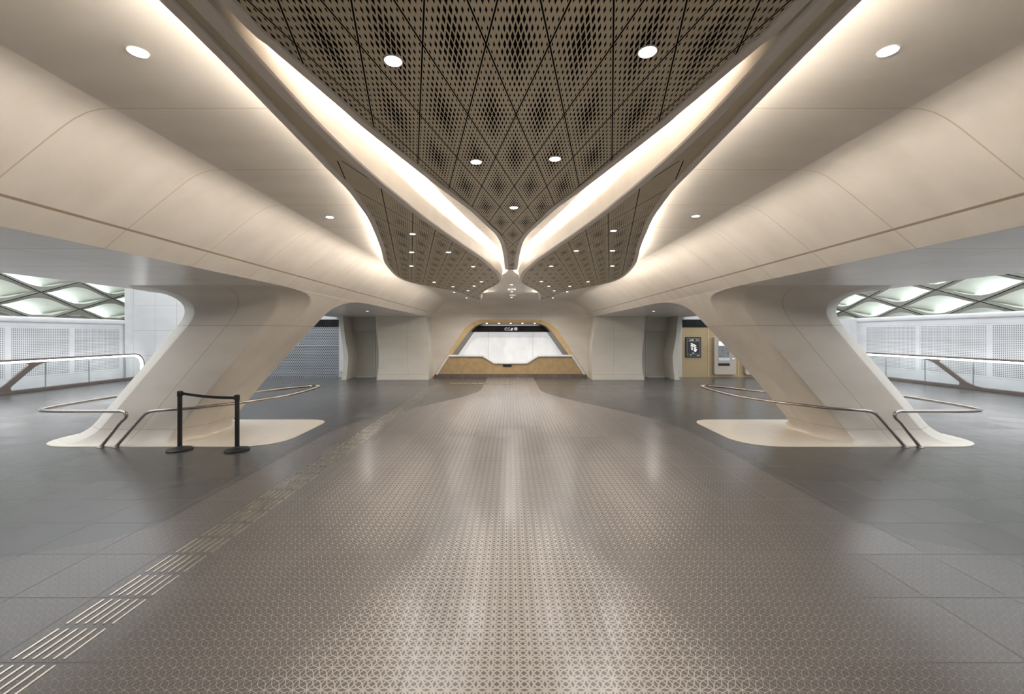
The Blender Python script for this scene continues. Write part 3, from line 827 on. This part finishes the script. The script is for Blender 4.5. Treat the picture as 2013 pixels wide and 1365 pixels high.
def lattice_cell(s):
    a, b = 1.4, .545
    mb = MB(); n = 28
    rhomb = []; lens = []
    Hh, Ll = .33, 1.24
    def lh(u): return Hh * ((1 + cos(pi * u)) / 2) ** .75
    for i in range(n):
        u = -1 + 2 * i / n; lens.append((u * Ll, lh(u)))
    for i in range(n):
        u = 1 - 2 * i / n; lens.append((u * Ll, -lh(u)))
    for (y, z) in lens:
        ang = math.atan2(z / b, y / a); c_, s_ = cos(ang), sin(ang); k = 1 / (abs(c_) + abs(s_)) * .968
        rhomb.append((a * k * c_, b * k * s_))
    frame = MB(); m_ = len(lens)
    Vv = [(0, y, z) for y, z in rhomb] + [(s * .03, y, z) for y, z in lens]
    frame.add(Vv, [[i, (i + 1) % m_, (i + 1) % m_ + m_, i + m_] for i in range(m_)])
    Vv = [(0, y, z) for y, z in rhomb] + [(s * .12, y, z) for y, z in rhomb]
    frame.add(Vv, [[i, (i + 1) % m_, (i + 1) % m_ + m_, i + m_] for i in range(m_)])
    scoop = MB(); D = 1.15
    rings_ = []
    for t_ in (0, .25, .5, .75, 1):
        rings_.append([(s * (.03 + D * t_), y * (1 - .10 * t_) , z * (1 - .1 * t_) - .20 * t_) for y, z in lens])
    for r0, r1 in zip(rings_, rings_[1:]):
        scoop.add(r0 + r1, [[i, (i + 1) % m_, (i + 1) % m_ + m_, i + m_] for i in range(m_)])
    gl = MB(); tri = tessellate_polygon([[Vector((y, z, 0)) for _, y, z in rings_[-1]]]); gl.add(rings_[-1], [list(t_) for t_ in tri])
    return frame, scoop, gl
def lattice(s, Y0, ymin, ymax, zoff, label, glab, ky=1.0, kz=1.0):
    first = None
    for j in range(-1, 6):
        for i in range(-3, 4):
            yc = Y0 + (i * 2.8 + (1.4 if j % 2 else 0)) * ky; zc = H + 1.0 + zoff + j * .545 * kz
            if yc < ymin or yc > ymax: continue
            if zc < 2.6 - .3: 
                pass
            if first is None:
                c = empty('lattice_cell', (s * 17.3, yc, zc)); fr, sc_, gl = lattice_cell(s)
                fr.build('frame', M['lattice'], c); so = sc_.build('scoop', M['scoop'], c, True, 40); gl.build('glass', M['window'], c)
                first = c
            else:
                c = first.copy(); C.objects.link(c); c.location = (s * 17.3, yc, zc)
                for ch in list(first.children):
                    d = ch.copy(); C.objects.link(d); d.parent = c
            c.scale = (1, ky, kz)
            tag(c, label, 'facade cell', glab)
lattice(-1, 16.95 - 1.4, 7.8, 21, -.0, 'diamond shaped facade cell with glowing lens opening above the perforated wall on the silver side', 'lattice cells above the silver-side perforated wall')
lattice(1, 17.15, 9, 24, .2, 'diamond shaped facade cell with glowing lens opening above the perforated wall on the brass side', 'lattice cells above the brass-side perforated wall', 3.2 / 2.8, .60 / .545)
for s in (-1, 1):
    nm = 'wall_left' if s < 0 else 'wall_right'
    o = MB().box(*sorted((s * 17.42, s * 17.5)), YB, 24, 2.3, 2.62).build(nm, M['lattice']); tag(o, 'dark backing behind the facade lattice', kind='structure')
    o = MB().box(*sorted((s * 18.7, s * 18.8)), YB, 24, 2.3, 6.5).build(nm, M['dark']); tag(o, 'dark outer skin of the facade', kind='structure')
o = MB().box(-18.8, 18.8, YB - .2, YB, 0, 5).build('wall_back', M['wallc']); tag(o, 'cream wall behind the viewer', kind='structure')
o = MB().box(-18.8, -12.7, 22.5, 22.7, 0, 6.5).build('wall_far', M['dark']); tag(o, 'dark end of the facade void', kind='structure')
o = MB().box(12.7, 18.8, 24, 24.2, 0, 6.5).build('wall_far', M['dark']); tag(o, 'dark end of the facade void, brass side', kind='structure')

# ------------------------------------------------------------------ downlights
def downlight(px, py, zrel, r, label, group, power, name='downlight', big=True):
    x, y = un(px, py, zrel)
    e = empty(name, (x, y, H + zrel)); tag(e, label, 'downlight', group)
    MB().lathe([(r * 1.12, -.004), (r * 1.12, .001), (r * 1.0, .001), (r * 1.0, -.004), (r * 1.12, -.004)], 28, caps=False).build('trim_ring', M['white'], e)
    MB().lathe([(r * .99, -.0005), (r * .9, -.001), (r * .5, -.0015)], 24).build('lens', M['lamp'] if big else M['lamps'], e, True, 50)
    ld = bpy.data.lights.new('downlight_lamp', 'SPOT'); ld.energy = power; ld.spot_size = radians(120 if big else 155); ld.spot_blend = .8
    ld.color = (1, .94, .87); ld.shadow_soft_size = r
    lo = bpy.data.objects.new('downlight_lamp', ld); C.objects.link(lo); lo.parent = e; lo.location = (0, 0, -.03)
g1 = 'downlights in the central bronze panel'
for (px, py), l in zip([(773, 119), (1273, 101), (936, 318), (1091, 312), (1010, 408)],
        ['large bright downlight in the central bronze panel, silver screen side', 'large bright downlight in the central bronze panel, poster side',
         'mid-size downlight in the central bronze panel, silver screen side', 'mid-size downlight in the central bronze panel, poster side',
         'single downlight near the tip of the central bronze panel']):
    downlight(px, py, Z_LEAF + .0105, .036, l, g1, DOWN_W * (.55 if py < 200 else 1.0))
g2 = 'downlights in the cream ceiling over the vault'
for (px, py), l in zip([(271, 102), (1746, 100), (648, 427), (1368, 425)],
        ['bright oval-looking downlight high in the cream ceiling above the barrier side', 'bright oval-looking downlight high in the cream ceiling, poster side',
         'small downlight in the cream ceiling beside the silver-side wing', 'small downlight in the cream ceiling beside the poster-side wing']):
    downlight(px, py, 1.42, .042, l, g2, DOWN_W * .8)
for px, py in [(811, 460), (809, 496), (881.6, 496), (808.6, 523), (930, 524), (853.5, 555), (890.5, 564), (920, 571.7), (932, 562.4), (946.4, 554)]:
    downlight(px, py, Z_LEAF + .0105, .034, 'small downlight set in the bronze wing on the silver screen side', 'downlights in the silver-side wing', DOWN_W * .7, big=False)
for px, py in [(1206, 453.5), (1204, 493), (1132.7, 493.4), (1204, 523), (1083.5, 523.4), (1156, 554), (1120, 563), (1089.5, 572), (1078.8, 563), (1064.5, 553.5)]:
    downlight(px, py, Z_LEAF + .0105, .034, 'small downlight set in the bronze wing on the poster side', 'downlights in the poster-side wing', DOWN_W * .7, big=False)
for px, py in [(1005.7, 560), (1006, 574), (1005.7, 585)]:
    downlight(px, py, 1.42, .04, 'small downlight in the cream ceiling on the centre line before the ticket office', 'centre line downlights', DOWN_W * 2.6, big=False)
for px, py in [(893, 574.7), (1115, 574), (917, 586), (1087, 586)]:
    downlight(px, py, 1.42, .04, 'small downlight in the cream ceiling behind the wings', 'downlights behind the wings', DOWN_W * 2.6, big=False)
downlight(722, 612, .74, .045, 'small downlight in the low soffit before the pier on the silver screen side', 'downlights in the low soffits', DOWN_W * 4, big=False)
downlight(1285, 612, .74, .045, 'small downlight in the low soffit before the pier on the poster side', 'downlights in the low soffits', DOWN_W * 4, big=False)
for px, py, l in ((1006, 568.4, 'round white ceiling sensor between the centre line downlights'), (1008, 580, 'small white ceiling sensor nearest the ticket office')):
    x, y = un(px, py, 1.42)
    o = MB().lathe([(.12, 0), (.12, -.02), (.09, -.05), (.05, -.06)], 24, (x, y, ZC)).build('ceiling_sensor', M['white'], None, True, 40); tag(o, l, 'sensor', 'ceiling sensors')
